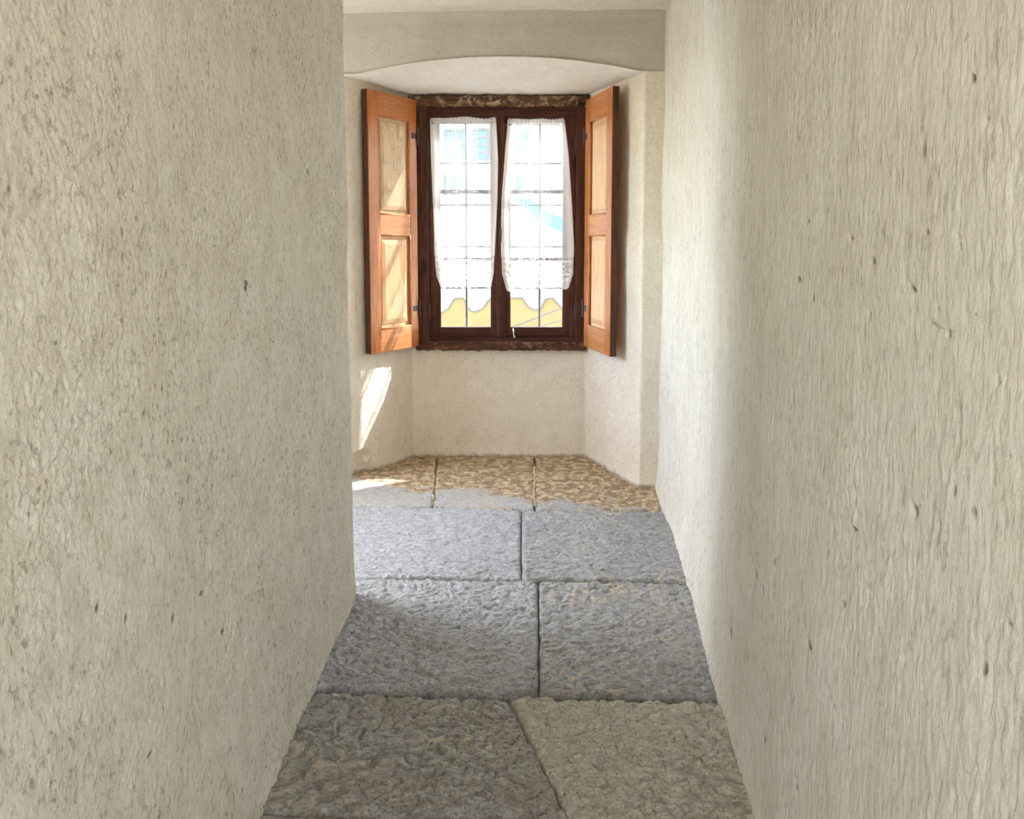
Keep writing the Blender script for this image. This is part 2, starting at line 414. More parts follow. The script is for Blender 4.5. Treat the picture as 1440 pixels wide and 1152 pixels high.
# right wall: leans away towards the window, brushed vertical strokes
RP = [(.460, .35), (.466, .6), (.542, 1.743), (.590, 2.265), (.664, 3.04), (.712, 3.672), (.742, 4.15), (.77, 4.55)]
def hit_right(x, y):
    d = ray(x, y); lo, hi = .05, 8.0
    ys = [p[1] for p in RP]; xs = [p[0] for p in RP]
    for _ in range(50):
        t = (lo + hi) / 2
        if d.x * t < np.interp(d.y * t, ys, xs): lo = t
        else: hi = t
    return d.y * t, CAMZ + d.z * t
GR = marks([(1134, 311, 3, 4, .007, 0), (1200, 334, 4, 6, .007, 0), (1229, 367, 4, 12, .006, .2), (1142, 417, 3, 11, .007, -.2), (1121, 392, 4, 8, .006, .2),
            (1280, 406, 9, 5, .007, .3), (1347, 332, 4, 6, .007, 0), (1302, 325, 4, 9, .007, .1), (1315, 435, 4, 10, .006, 0), (1310, 456, 26, 2, .004, .15),
            (1397, 535, 5, 8, .008, .2), (1222, 442, 4, 12, .005, .1), (1112, 560, 3, 16, .005, -.1), (1278, 718, 5, 11, .009, -.1), (1193, 744, 4, 5, .008, 0),
            (1031, 892, 3, 11, .007, 0), (1140, 907, 4, 8, .007, .3), (1084, 1009, 3, 12, .006, 0), (1122, 1107, 4, 8, .008, 0), (1075, 1043, 3, 14, .006, .3),
            (1344, 1122, 5, 12, .007, -.3), (1273, 800, 3, 16, .005, -.1), (1212, 840, 3, 9, .005, 0), (1180, 848, 3, 10, .005, .2), (1159, 776, 3, 7, .005, -.3),
            (1112, 630, 5, 4, .005, 0), (1412, 876, 6, 7, .007, 0), (1065, 810, 3, 10, .005, .1), (1075, 830, 3, 12, .005, .2), (1065, 780, 3, 5, .006, 0),
            (1345, 585, 5, 12, .006, .2), (1338, 690, 6, 14, .006, -.1), (1365, 720, 5, 16, .006, 0), (1090, 790, 4, 6, .005, 0), (1300, 210, 6, 20, .006, -.3),
            (1390, 165, 5, 10, .007, -.2), (1370, 110, 6, 10, .006, .2), (1330, 470, 4, 10, .006, 0), (1210, 610, 3, 10, .004, -.2), (1345, 615, 4, 20, .005, -.1),
            (1380, 940, 5, 20, .006, .1), (1290, 70, 4, 14, .004, .2), (1190, 80, 4, 12, .004, 0)], hit_right)
ck = [(1140, 905), (1150, 935), (1163, 968), (1176, 1005), (1190, 1045), (1206, 1075), (1220, 1097)]
for (xa, ya), (xb, yb) in zip(ck, ck[1:]):
    for k in range(3):
        f = k / 3; GR += marks([(xa + (xb - xa) * f, ya + (yb - ya) * f, 2.2, 9, .0035, .25)], hit_right)
RXo = np.array([p[0] for p in RP]); RYo = np.array([p[1] for p in RP])
def disp_right(U, Z, P):
    Y = np.broadcast_to(P[:, 1][:, None], U.shape)
    low = .009 * fbm(Y * 1.7, Z * 1.3, 21, 3)
    st = fbm(Y * 75 + .6 * perlin(Y * 6, Z * 3, 25), Z * 11, 22, 3, .6)
    gr = fbm(Y * 70, Z * 34, 28, 2)
    rd = np.abs(perlin(Y * 38 + .4 * perlin(Y * 8, Z * 8, 3), Z * 5.5, 24))
    patch = sstep(-.15, .35, fbm(Y * 2.2, Z * 1.5, 23, 3))
    near = sstep(1.75, 1.05, Y)                      # rougher, deeper strokes near the doorway end
    rough = .22 + .5 * patch + .12 * near
    nz = sstep(.55, .15, Z)
    far = sstep(2.6, 3.6, Y)
    pits = sstep(.32, .75, perlin(Y * 80, Z * 22, 35)) * sstep(0, .5, fbm(Y * 4, Z * 2.2, 36, 2))
    return low + rough * (.0021 * fbm(Y * 105, Z * 46, 37, 2, .6) - .0050 * pits + .0011 * st - .0018 * np.exp(-(rd / .09) ** 2)) + (.0006 + .0010 * nz + .0003 * near) * gr + .0018 * far * st + dent(Y, Z, GR) + .012 * np.exp(-np.maximum(Z, 0) / .06) + .004 * np.exp(-np.maximum(Z, 0) / .25)
p1 = resample([(.460, .35), (.466, .6)], .03)[:-1]
p2 = soften(resample(RP[1:], .0036), 85)
pR = np.concatenate([p1, p2])[::-1]
wall_sheet('wall_right', pR, zs, disp_right, M['plaster_right'], shade_mask=lambda U, Z, P: -dent(np.broadcast_to(P[:, 1][:, None], U.shape), Z, GR) / .0065)

# ---- the window recess: front face, splayed cheeks, low parapet
WY = 4.925
FL, FR = (-.88, 4.385), (.652, 4.285)
CL, CR = (-.580, WY), (.430, WY)
SPR = 2.072; SILL = .648
rec = resample([(-1.82, 4.40), FL, CL, CR, FR, (.90, 4.27)], .006)
rec = soften(rec, 2)
CHIP = [(-.765, 4.53)]
def disp_rec(U, Z, P):
    d = .006 * fbm(U * 3.1, Z * 2.6, 41, 3) + .0016 * fbm(U * 45, Z * 40, 42, 3) + .010 * np.exp(-np.maximum(Z, 0) / .035)
    X = np.broadcast_to(P[:, 0][:, None], U.shape)
    j = .35 * perlin(U * 40, Z * 30, 44)
    hole = sstep(.03, -.015, (X + .782) + (Z - .06) * .2 + j * .03) * sstep(.135, .118, Z + .02 * j) * (X < -.70)
    d = d - .055 * hole
    return d
def rec_mask(P, zs):
    x = (P[:-1, 0] + P[1:, 0]) / 2; y = (P[:-1, 1] + P[1:, 1]) / 2; z = (zs[:-1] + zs[1:]) / 2
    par = (y > WY - .012)
    return ~(par[:, None] & (z[None, :] > SILL))
zr = np.concatenate([np.arange(-.062, SPR, .007), [SPR + .012]])
# clockwise seen from above the room lies on the right of the path -> walk left to right
wall_sheet('wall_recess', rec, zr, disp_rec, M['plaster_recess'], rec_mask)
# lintel wall above the arch
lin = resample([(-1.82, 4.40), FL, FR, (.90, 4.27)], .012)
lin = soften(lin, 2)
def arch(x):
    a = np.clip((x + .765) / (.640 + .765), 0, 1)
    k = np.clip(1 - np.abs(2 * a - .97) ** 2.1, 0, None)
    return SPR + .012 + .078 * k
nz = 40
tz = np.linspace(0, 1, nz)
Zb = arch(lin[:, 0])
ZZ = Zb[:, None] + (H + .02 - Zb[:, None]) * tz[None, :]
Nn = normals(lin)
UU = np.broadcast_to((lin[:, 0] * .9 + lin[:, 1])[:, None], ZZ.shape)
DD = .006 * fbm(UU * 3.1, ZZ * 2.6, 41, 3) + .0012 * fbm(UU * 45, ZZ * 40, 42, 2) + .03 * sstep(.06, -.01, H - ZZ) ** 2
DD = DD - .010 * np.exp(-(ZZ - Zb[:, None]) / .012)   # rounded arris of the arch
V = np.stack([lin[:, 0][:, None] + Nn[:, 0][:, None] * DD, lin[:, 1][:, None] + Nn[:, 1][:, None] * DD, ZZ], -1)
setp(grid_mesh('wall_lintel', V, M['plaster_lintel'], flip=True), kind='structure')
# arch soffit
na, nt_ = 150, 60
a = np.linspace(0, 1, na)[:, None]; t_ = np.linspace(-.02, 1.04, nt_)[None, :]
fx = -.90 + (.665 + .90) * a; fy = 4.385 + (4.285 - 4.385) * a; fz = arch(fx)
bx = -.60 + (.445 + .60) * a
sx = fx + (bx - fx) * t_; sy = fy + (WY + .01 - fy) * t_; sz = fz + (2.074 + .004 * np.sin(a * 9) - fz) * (t_ ** 1.15 if False else np.clip(t_, 0, 2) ** 1.1)
sz = sz + .006 * fbm(sx * 4, sy * 4, 51, 3) * np.clip(t_ * 6, 0, 1) + .0012 * fbm(sx * 45, sy * 45, 52, 2)
setp(grid_mesh('ceiling_arch', np.stack([sx, sy, sz], -1), M['plaster_soffit']), kind='structure')
# ceiling
cx_ = np.linspace(-1.82, 1.64, 240)[:, None]; cyy = np.linspace(-1.6, 4.5, 400)[None, :]
cz = H + .006 * fbm(cx_ * 2.2, cyy * 2.2, 61, 3) + .001 * fbm(cx_ * 40, cyy * 40, 62, 2)
setp(grid_mesh('ceiling', np.stack([cx_ + 0 * cyy, cyy + 0 * cx_, cz], -1), M['plaster_soffit']), kind='structure')

# ---- outer shell: thick masonry around passage, recess and the room behind, with three openings
def wall_box(name, a, b):
    bm = bmesh.new(); box(bm, a, b); return setp(obj(name, bm, M['shell']), kind='structure')
OY0, OY1 = 4.955, 5.13
X0, X1 = -.545, .425
def holed(name, axis, c0, c1, lo, hi, hlo, hhi):
    """slab between c0 and c1 on one axis with a rectangular opening on the other two"""
    bm = bmesh.new()
    (u0, v0), (u1, v1), (p0, q0), (p1, q1) = lo, hi, hlo, hhi
    for (ua, va, ub, vb) in ((u0, v0, p0, v1), (p1, v0, u1, v1), (p0, v0, p1, q0), (p0, q1, p1, v1)):
        if axis == 'y': box(bm, (ua, c0, va), (ub, c1, vb))
        else: box(bm, (c0, ua, va), (c1, ub, vb))
    return setp(obj(name, bm, M['shell']), kind='structure')
holed('wall_outer', 'y', OY0, 4.995, (-2.1, -.3), (1.9, 2.9), (X0, .645), (X1, 2.075))
holed('wall_facing', 'y', 4.995, 5.20, (-2.1, -.3), (1.9, 2.9), (-.95, .55), (1.05, 2.30))
holed('wall_side', 'x', -2.1, -1.83, (-1.7, -.3), (OY1, 2.9), (3.15, .95), (4.05, 2.0))
wall_box('wall_east', (1.65, -1.7, -.3), (1.9, OY1, 2.9))
holed('wall_rear', 'y', -1.9, -1.65, (-2.1, -.3), (-.1, 2.9), (-1.8, .9), (-1.0, 2.2))
holed('wall_rear', 'y', -1.9, -1.65, (-.1, -.3), (1.9, 2.9), (.85, .9), (1.64, 2.2))
wall_box('ceiling_slab', (-2.1, -1.9, H + .03), (1.9, OY1, H + .5))

# ------------------------------------------------------------------ floor
floor = setp(empty('floor', (0, 0, 0)), kind='structure')
bm = bmesh.new(); box(bm, (-2.0, -1.8, -.25), (1.8, OY0 + .03, -.055)); obj('mortar_bed', bm, M['bed'], floor)
def interp_line(pts, x):
    return np.interp(x, [p[0] for p in pts], [p[1] for p in pts])
def slab(quad, res, m, seed, amp=1.0, ripple=1.0, gap=-.0006, zoff=0.0, yg=(.0055, .0055), rnd=.0042):
    """quad: near-left, near-right, far-right, far-left (x, y)"""
    q = np.array(quad, float)
    Lx = max(np.hypot(*(q[1] - q[0])), np.hypot(*(q[2] - q[3]))); Ly = max(np.hypot(*(q[3] - q[0])), np.hypot(*(q[2] - q[1])))
    nx, ny = int(Lx / res) + 2, int(Ly / res) + 2
    u = np.linspace(0, 1, nx)[:, None, None]; v = np.linspace(0, 1, ny)[None, :, None]
    B = q[0] * (1 - u) * (1 - v) + q[1] * u * (1 - v) + q[2] * u * v + q[3] * (1 - u) * v
    X, Y = B[..., 0].copy(), B[..., 1].copy()
    eu = np.minimum(u[..., 0], 1 - u[..., 0]) * Lx + 0 * Y; ev = np.minimum(v[..., 0], 1 - v[..., 0]) * Ly + 0 * X
    wob = lambda s, c: gap + .0028 * fbm(c * 11, c * 0 + s, seed + s, 3) + .002 * perlin(c * 60, c * 0 + s, seed)
    ku = np.exp(-eu / .05); kv = np.exp(-ev / .05)
    X += np.where(u[..., 0] < .5, 1, -1) * ku * wob(1, Y); Y += np.where(v[..., 0] < .5, yg[0], -yg[1]) * kv; Y += np.where(v[..., 0] < .5, 1, -1) * kv * wob(2, X)
    d = np.minimum(eu, ev); rc = .03
    cor = np.where((eu < rc) & (ev < rc), rc - np.hypot(rc - np.minimum(eu, rc), rc - np.minimum(ev, rc)), d)
    wrp = .35 * perlin(X * 5, Y * 5, seed + 2)
    n1 = fbm(X * 17 + wrp * 2, Y * 30 + wrp * 4, seed + 4, 4, .6)
    n2 = np.abs(perlin(X * 17 + wrp * 2, Y * 42 + 1.5 * perlin(X * 9, Y * 14, seed), seed + 8))
    n3 = fbm(X * 48, Y * 62, seed + 9, 3, .6)
    Z = zoff + amp * (.0042 * ripple * n1 - .0055 * ripple * np.exp(-(n2 / .11) ** 2) + .0024 * n3) + .006 * fbm(X * 2.3, Y * 2.3, seed + 11, 2) - .004
    Z -= .026 * np.exp(-(np.maximum(cor, 0) / rnd) ** 1.2)
    V = np.stack([X, Y, Z], -1)
    big = np.empty((nx + 2, ny + 2, 3)); big[1:-1, 1:-1] = V
    big[0, 1:-1] = V[0]; big[-1, 1:-1] = V[-1]; big[:, 0] = big[:, 1]; big[:, -1] = big[:, -2]
    for sl in (np.s_[0, :, 2], np.s_[-1, :, 2], np.s_[:, 0, 2], np.s_[:, -1, 2]): big[sl] = -.085
    return grid_mesh('flagstone', big, m, floor)
J1 = [(-1.83, 4.05), (-.753, 4.003), (-.38, 3.965), (.034, 3.926), (.85, 3.912)]
J2 = [(-1.83, 3.14), (-.576, 3.105), (.04, 3.084), (.098, 3.078), (.72, 3.058)]
J3 = [(-.62, 2.305), (-.543, 2.300), (-.014, 2.262), (.075, 2.262), (.66, 2.240)]
j1 = lambda x: float(interp_line(J1, x)); j2 = lambda x: float(interp_line(J2, x)); j3 = lambda x: float(interp_line(J3, x))
slab([(-1.83, j1(-1.83)), (-.378, j1(-.378)), (-.445, 4.99), (-1.83, 4.99)], .008, M['stone_far'], 101, .8, .8)
slab([(-.378, j1(-.378)), (.108, j1(.108)), (.135, 4.99), (-.445, 4.99)], .007, M['stone_far'], 115, .8, .8)
slab([(.108, j1(.108)), (.86, j1(.86)), (.86, 4.99), (.135, 4.99)], .007, M['stone_far'], 127, .9, .8)
slab([(-1.83, j2(-1.83)), (.036, j2(.036)), (.044, j1(.044)), (-1.83, j1(-1.83))], .0065, M['stone_blue'], 139, 1.1, 1.1, yg=(.009, .007))
slab([(.036, j2(.036)), (.76, j2(.74)), (.80, j1(.80)), (.044, j1(.044))], .0065, M['stone_mid'], 148, 1.1, 1.1, yg=(.009, .007))
slab([(-.62, j3(-.62)), (.075, j3(.075)), (.098, j2(.098)), (-.70, j2(-.70))], .0055, M['stone_blue'], 157, 1.2, 1.25, yg=(.015, .008))
slab([(.075, j3(.075)), (.66, j3(.66)), (.72, j2(.72)), (.098, j2(.098))], .0055, M['stone_mid'], 166, 1.2, 1.1, yg=(.015, .008))
slab([(-.63, 1.775), (.132, 1.738), (-.012, j3(-.012)), (-.63, j3(-.63))], .005, M['stone_grey'], 175, 1.3, 1.3, -.002, yg=(.008, .015), rnd=.006)
slab([(.268, 1.22), (.60, 1.22), (.66, j3(.66)), (-.0138, j3(-.012))], .005, M['stone_tan'], 184, 1.2, 1.2, -.002, yg=(.006, .015), rnd=.006)
slab([(-.63, 1.0), (.33, 1.0), (.128, 1.735), (-.63, 1.765)], .007, M['stone_grey'], 193, 1, 1, -.018)
slab([(.33, .5), (.60, .5), (.60, 1.215), (.27, 1.215)], .012, M['stone_tan'], 201, 1, 1)
slab([(-.63, .2), (.33, .2), (.33, .99), (-.63, .99)], .012, M['stone_grey'], 209, 1, 1)
slab([(-.63, -.7), (.60, -.7), (.60, .19), (-.63, .19)], .02, M['stone_grey'], 217, 1, 1)
slab([(-1.83, -1.65), (1.65, -1.65), (1.65, -.71), (-1.83, -.71)], .04, M['stone_grey'], 223, 1, 1)
# ridges of lime left in the joints of the far row
def ridge(pts, w, hgt, seed, m=M['lime']):
    P = resample(pts, .006); P = P + np.stack([.006 * perlin(P[:, 1] * 30, P[:, 0] * 30, seed), .006 * perlin(P[:, 0] * 25, P[:, 1] * 30, seed + 1)], -1)
    N = normals(P); k = np.linspace(-1, 1, 9)
    ww = w * np.clip(.55 + 1.3 * fbm(P[:, 0] * 22, P[:, 1] * 22, seed + 3, 3), .05, 1.6)
    V = np.empty((len(P), 9, 3))
    V[..., :2] = P[:, None, :] + N[:, None, :] * (k[None, :, None] * ww[:, None, None])
    V[..., 2] = -.056 + (hgt + .056) * np.clip(ww / w * 1.6, .2, 1)[:, None] * (1 - k[None, :] ** 2) ** .6 + .003 * fbm(V[..., 0] * 60, V[..., 1] * 60, seed + 5, 3)
    grid_mesh('joint_mortar', V, m, floor, flip=True)
ridge([(-.378, 3.985), (-.40, 4.2), (-.43, 4.62), (-.44, 4.75)], .014, .004, 3)
ridge([(.108, 3.95), (.115, 4.2), (.126, 4.62), (.13, 4.75)], .016, .004, 8)
ridge([(-.36, 3.965), (-.20, 3.948), (.0, 3.93)], .022, .002, 14)
ridge([(.30, 3.925), (.55, 3.918), (.74, 3.913)], .02, .002, 19)

# ------------------------------------------------------------------ the window
win = setp(empty('window_1', ((X0 + X1) / 2, 4.93, .65)), kind='structure')
def wpart(name, bm, m, par=win, smooth=False):
    o = obj(name, bm, m, None, smooth); o.parent = par
    p = par
    while p:                                        # parts are built in world coordinates
        o.location -= p.location; p = p.parent
    return o
def wbox(name, a, b, m, par=win, bev=.004):
    bm = bmesh.new(); box(bm, a, b, bev); return wpart(name, bm, m, par)
wbox('jamb', (X0 - .004, 4.905, .66), (-.478, 4.985, 2.04), M['frame'])
wbox('jamb', (.364, 4.905, .66), (X1 + .004, 4.985, 2.04), M['frame'])
wbox('head', (X0, 4.915, 1.965), (X1, 4.985, 2.03), M['frame_h'])
o = rough_box('lintel_board', (X0 - .012, 4.885, 2.012), (X1 + .008, 4.975, 2.070), .012, .007, M['lintel_wood'], None, 26, 3); o.parent = win; o.location -= win.location
o = rough_box('sill', (X0 - .010, 4.882, .630), (X1 + .004, 4.985, .678), .010, .006, M['sill_wood'], None, 30, 9); o.parent = win; o.location -= win.location
wbox('sill_rail', (-.478, 4.915, .672), (.366, 4.975, .702), M['frame_h'])
def sash(x0, x1, g0, g1):
    s = empty('sash', (0, 0, 0)); s.parent = win; s.location = Vector(((x0 + x1) / 2, 4.95, .70)) - win.location
    y0, y1 = 4.932, 4.972; z0, z1, h0, h1 = .70, 1.968, .760, 1.926
    wbox('stile', (x0, y0, z0), (g0, y1, z1), M['frame'], s); wbox('stile', (g1, y0, z0), (x1, y1, z1), M['frame'], s)
    wbox('rail', (g0, y0, z0), (g1, y1, h0), M['frame_h'], s); wbox('rail', (g0, y0, h1), (g1, y1, z1), M['frame_h'], s)
    for zm in (1.152, 1.539): wbox('muntin', (g0, y0 + .006, zm - .011), (g1, y1 - .006, zm + .011), M['frame_h'], s, .003)
    wbox('pane', (g0 - .004, 4.953, h0 - .004), (g1 + .004, 4.956, h1 + .004), M['glass'], s, 0)
    # weather bead along the bottom rail
    wbox('drip_bead', (g0 - .02, y0 - .010, .713), (g1 + .02, y0, .727), M['frame_h'], s, .004)
    return s
sash(-.476, -.068, -.412, -.124); sash(-.064, .364, -.008, .292)
wbox('cover_strip', (-.092, 4.914, .705), (-.040, 4.934, 1.962), M['frame'], win, .006)
bm = bmesh.new(); tube(bm, [(.004, 4.925, .752), (.008, 4.918, .735), (.010, 4.916, .715), (.016, 4.914, .700)], [.005, .0045, .0035, .007], 8); wpart('latch_peg', bm, M['bone'], win, True)
bm = bmesh.new(); tube(bm, [(-.066, 4.915, 1.30), (-.066, 4.895, 1.30)], [.008, .008], 10); tube(bm, [(-.066, 4.893, 1.33), (-.066, 4.893, 1.25)], [.008, .006], 10); wpart('latch_handle', bm, M['dark_iron'], win, True)
for xx, ss in ((-.478, -1), (.364, 1)):
    for zz in (.85, 1.80):
        bm = bmesh.new(); tube(bm, [(xx, 4.918, zz - .045), (xx, 4.918, zz + .045)], .008, 10); wpart('hinge', bm, M['dark_iron'], win, True)

# ---- iron bars outside the glass
GY = 5.055
def bar(name, pts, r, par):
    bm = bmesh.new(); tube(bm, pts, r, 8); o = obj(name, bm, M['iron'], None, True); o.parent = par; o.location -= par.location; return o
gr = setp(empty('window_grille', (-.06, GY, .70)), 'grey iron grille of crossed bars outside the window panes, seen through the lace', 'grille')
for px in (655.5, 759):
    p = at(px, 300, GY); q = at(px + 1, 300, GY)
    bar('upright', [(p.x, GY, .60), (p.x, GY, 1.2), (p.x + .002, GY, 1.6), (p.x, GY, 2.20)], .0075, gr)
for py in (230, 288.5, 347, 405):
    p = at(655, py, GY)
    bar('crossbar', [(X0 - .07, 4.99, p.z), (X0 - .06, GY - .006, p.z), (-.2, GY - .006, p.z + .001), (.1, GY - .006, p.z - .001), (X1 + .06, GY - .006, p.z), (X1 + .07, 4.99, p.z)], .0055, gr)

# ------------------------------------------------------------------ lace curtains
def curtain(label, top, left, right, ztop, zbot, seed):
    """left / right: lists of (z, x) for the two hanging edges"""
    root = setp(empty('lace_curtain', (sum(top) / 2, 4.905, ztop)), label, 'curtain')
    nu, nv = 150, 300
    zsn = np.linspace(zbot, ztop, nv); u = np.linspace(0, 1, nu)[:, None]
    xl = np.interp(zsn, [p[0] for p in left], [p[1] for p in left])[None, :]; xr = np.interp(zsn, [p[0] for p in right], [p[1] for p in right])[None, :]
    k = np.ones(9) / 9
    # gathers crowd the two side edges
    uu = u + .0 * zsn[None, :]
    X = xl + (xr - xl) * uu
    tt = (ztop - zsn[None, :]) / (ztop - zbot)
    edge = np.exp(-(np.minimum(uu, 1 - uu) / .10) ** 2)
    fold = np.sin(uu * 2 * np.pi * 6 + 1.2 * perlin(uu * 3, tt * 2, seed)) * (.004 + .005 * edge) * (1 - .3 * tt)
    fine = np.sin(uu * 2 * np.pi * 22 + seed) * .0035 * np.exp(-tt / .05)
    Yv = 4.902 + fold + fine + .008 * perlin(uu * 2.5, tt * 3, seed + 4) - .01 * edge * tt
    Zv = np.broadcast_to(zsn[None, :], X.shape).copy()
    # uneven top, scalloped bottom
    Zv += (.010 * perlin(uu * 3.3, uu * 0, seed + 6) + .004 * np.abs(np.sin(uu * np.pi * 17))) * sstep(.06, 0, tt)
    Zv += (.012 * perlin(uu * 3, uu * 0, seed + 7) - .012 * np.abs(np.sin(uu * np.pi * 8))) * sstep(.10, 0, 1 - tt)
    UV = np.stack([uu * .37 + 0 * tt, (1 - tt) * (ztop - zbot) + 0 * uu], -1)
    V = np.stack([X, Yv, Zv], -1)
    iv = int(nv * .19); it = int(nv * .965)
    def piece(name, a, b, m):
        o = grid_mesh(name, V[:, a:b + 1], m, None, uv=UV[:, a:b + 1]); o.parent = root; o.location -= root.location; return o
    piece('lace_border', 0, iv, M['lace']); piece('sheer_panel', iv, it, M['sheer']); piece('heading_ruffle', it, nv - 1, M['ruffle'])
    for s_, e_ in ((0, 1), (nu - 1, nu - 2)):
        bm = bmesh.new(); pts = [Vector(V[s_, j]) for j in range(iv, nv, 6)]; tube(bm, pts, .0028, 6)
        o = obj('side_hem', bm, M['ruffle'], None, True); o.parent = root; o.location -= root.location
    bm = bmesh.new(); tube(bm, [(top[0] - .012, 4.912, ztop - .028), (top[1] + .012, 4.912, ztop - .030)], .003, 8)
    o = obj('curtain_wire', bm, M['iron'], None, True); o.parent = root; o.location -= root.location
    return root
CY_ = 4.90
def edge(pts): 
    r = []
    for x, y in pts:
        p = at(x, y, CY_); r.append((p.z, p.x))
    return sorted(r)
curtain('sheer white lace curtain on the left casement, beside the pale-panelled shutter', (-.47, -.10),
        edge([(605, 166), (607, 230), (610, 300), (612, 370), (614, 388), (621, 406)]), edge([(697, 166), (700, 225), (699, 280), (696, 340), (694, 385), (690, 406)]),
        at(650, 166, CY_).z, at(650, 404, CY_).z, 3)
curtain('sheer white lace curtain on the right casement, beside the small pale latch peg', (-.03, .30),
        edge([(715, 166), (711, 215), (706, 280), (705, 340), (706, 385), (713, 408)]), edge([(793, 166), (799, 215), (804, 290), (807, 350), (806, 385), (799, 408)]),
        at(750, 168, CY_).z, at(750, 406, CY_).z, 12)

# ------------------------------------------------------------------ shutters
def shutter(label, hinge, outer, sgn, z0, z1, stiles, worn):
    h, o_ = Vector((*hinge, 0)), Vector((*outer, 0)); d = o_ - h; W = d.length; Hh = z1 - z0
    root = setp(empty('window_shutter', (h.x, h.y, z0), math.atan2(d.y, d.x)), label, 'shutter', 'wooden window shutters')
    T = .032; sy = lambda y: -sgn * y                # y is the depth behind the visible face
    s0, s1 = stiles                                  # widths: at the hinge, at the free edge
    def bx(name, xa, xb, ya, yb, za, zb, m, par=root, bev=.003):
        bm = bmesh.new(); a = (xa, min(sy(ya), sy(yb)), za); b = (xb, max(sy(ya), sy(yb)), zb); box(bm, a, b, bev); o = obj(name, bm, m); o.parent = par; return o
    bx('stile', 0, s0, 0, T, 0, Hh, M['stile']); bx('stile', W - s1, W, 0, T, 0, Hh, M['stile'])
    e = bx('edge_strip', W - .001, W + .005, .0015, T + .004, .002, Hh - .002, M['edge']); e['label'] = 'dark aged outer edge'
    rails = [(0, .125), (.635, .745), (Hh - .125, Hh)]
    for a, b in rails: bx('rail', s0, W - s1, .001, T - .001, a, b, M['rail'])
    for k, ((_, za), (zb, _)) in enumerate(zip(rails, rails[1:])):
        xa, xb = s0, W - s1
        bm = bmesh.new()
        def ring(ins, dep): return [bm.verts.new((x, sy(dep), z)) for x, z in ((xa + ins, za + ins), (xb - ins, za + ins), (xb - ins, zb - ins), (xa + ins, zb - ins))]
        R = [ring(-.003, T - .006), ring(-.003, .017), ring(.022, .018), ring(.027, .012), ring(.05, .006), ring(.05, .006)]
        for A, B in zip(R[:-1], R[1:-1]):
            for q in range(4): bm.faces.new((A[q], A[(q + 1) % 4], B[(q + 1) % 4], B[q]))
        bm.faces.new(R[4]); bm.faces.new(R[0][::-1])
        for v in R[5]: bm.verts.remove(v)
        obj('panel', bm, M['panel_worn'] if (worn and k == 1) else M['panel'], root)
        bm = bmesh.new()                             # moulded bead around the panel opening
        for (x0_, z0_), (x1_, z1_) in (((xa, za), (xb, za)), ((xb, za), (xb, zb)), ((xb, zb), (xa, zb)), ((xa, zb), (xa, za))):
            tube(bm, [(x0_, sy(.006), z0_), (x1_, sy(.006), z1_)], .0065, 8)
        obj('moulding', bm, M['rail'], root, True)
    for zz in (.22, Hh - .20):
        bm = bmesh.new(); tube(bm, [(-.004, sy(-.004), zz - .05), (-.004, sy(-.004), zz + .05)], .008, 10)
        box(bm, (.0, min(sy(-.002), sy(.001)), zz - .016), (.05, max(sy(-.002), sy(.001)), zz + .016), .001, 1)
        obj('hinge', bm, M['dark_iron'], root)
    return root
shutter('open orange pine shutter left of the window, its upper panel worn pale', (-.537, 4.885), (-.750, 4.517), 1, .655, 2.044, (.066, .088), True)
shutter('open orange pine shutter right of the window, its thick dark edge facing the room', (.412, 4.885), (.509, 4.418), -1, .655, 2.040, (.080, .085), False)

# ------------------------------------------------------------------ outside
EY = 12.0
setp(grid_mesh('ground', np.stack(np.meshgrid(np.linspace(-60, 60, 3), np.linspace(5.3, 80, 3), [-3.2], indexing='ij'), -1)[:, :, 0, :], M['ground_out']), kind='structure')
bd = setp(empty('building', (0, EY, -3.2)), 'pale rendered house across the yard with an ochre scalloped painted band', 'building')
def bpart(name, bm, m): o = obj(name, bm, m); o.parent = bd; o.location -= bd.location; return o
bm = bmesh.new(); box(bm, (-7, EY, -3.2), (7, EY + 5, 4.2)); bpart('wall', bm, M['render_white'])
bm = bmesh.new(); prism(bm, [(-7.4, EY - .5, 4.15), (-7.4, EY + 2.5, 5.5), (-7.4, EY + 5.4, 4.15)], (14.8, 0, 0)); bpart('roof', bm, M['roof_blue'])
zb = at(650, 470, EY).z - .9
def ext_poly(name, pts, m, th=.03, Y=EY):
    bm = bmesh.new(); prism(bm, [at(x, y, Y) for x, y in pts], (0, -th, 0)); return bpart(name, bm, m)
sp = [(380, 419), (470, 419), (486, 432), (500, 438), (514, 436), (526, 424), (534, 419), (575, 419), (584, 428), (600, 438), (622, 439), (630, 434), (637, 422), (641, 419),
      (651, 419), (655, 424), (658, 432), (664, 438), (669, 438), (678, 434), (685, 424), (690, 419), (735, 419), (739, 425), (744, 432), (752, 436), (760, 435),
      (763, 428), (767, 420), (778, 419), (783, 425), (789, 432), (800, 438), (815, 436), (826, 424), (834, 419), (900, 419), (912, 432), (930, 438), (948, 430), (960, 419), (1050, 419)]
bm = bmesh.new()
for (xa, ya), (xb, yb) in zip(sp, sp[1:]):            # upright strips of one raised plaster band
    prism(bm, [at(xa, ya, EY), at(xb, yb, EY), at(xb, 520, EY), at(xa, 520, EY)], (0, -.02, 0))
bmesh.ops.remove_doubles(bm, verts=bm.verts, dist=.0005)
bpart('scalloped_band', bm, M['ochre'])
bm = bmesh.new(); tube(bm, [at(x, y, EY - .03) for x, y in sp], .011, 6); bpart('band_outline', bm, M['ext_grey'])
for pts in ([(726, 219), (739, 183), (744, 183), (741, 205)], [(726, 246), (735, 252), (739, 274), (726, 274)], [(726, 279), (744, 279), (773, 300), (806, 313), (806, 331), (770, 319), (742, 300)]):
    ext_poly('sheet_roof', pts, M['roof_blue'], .06)
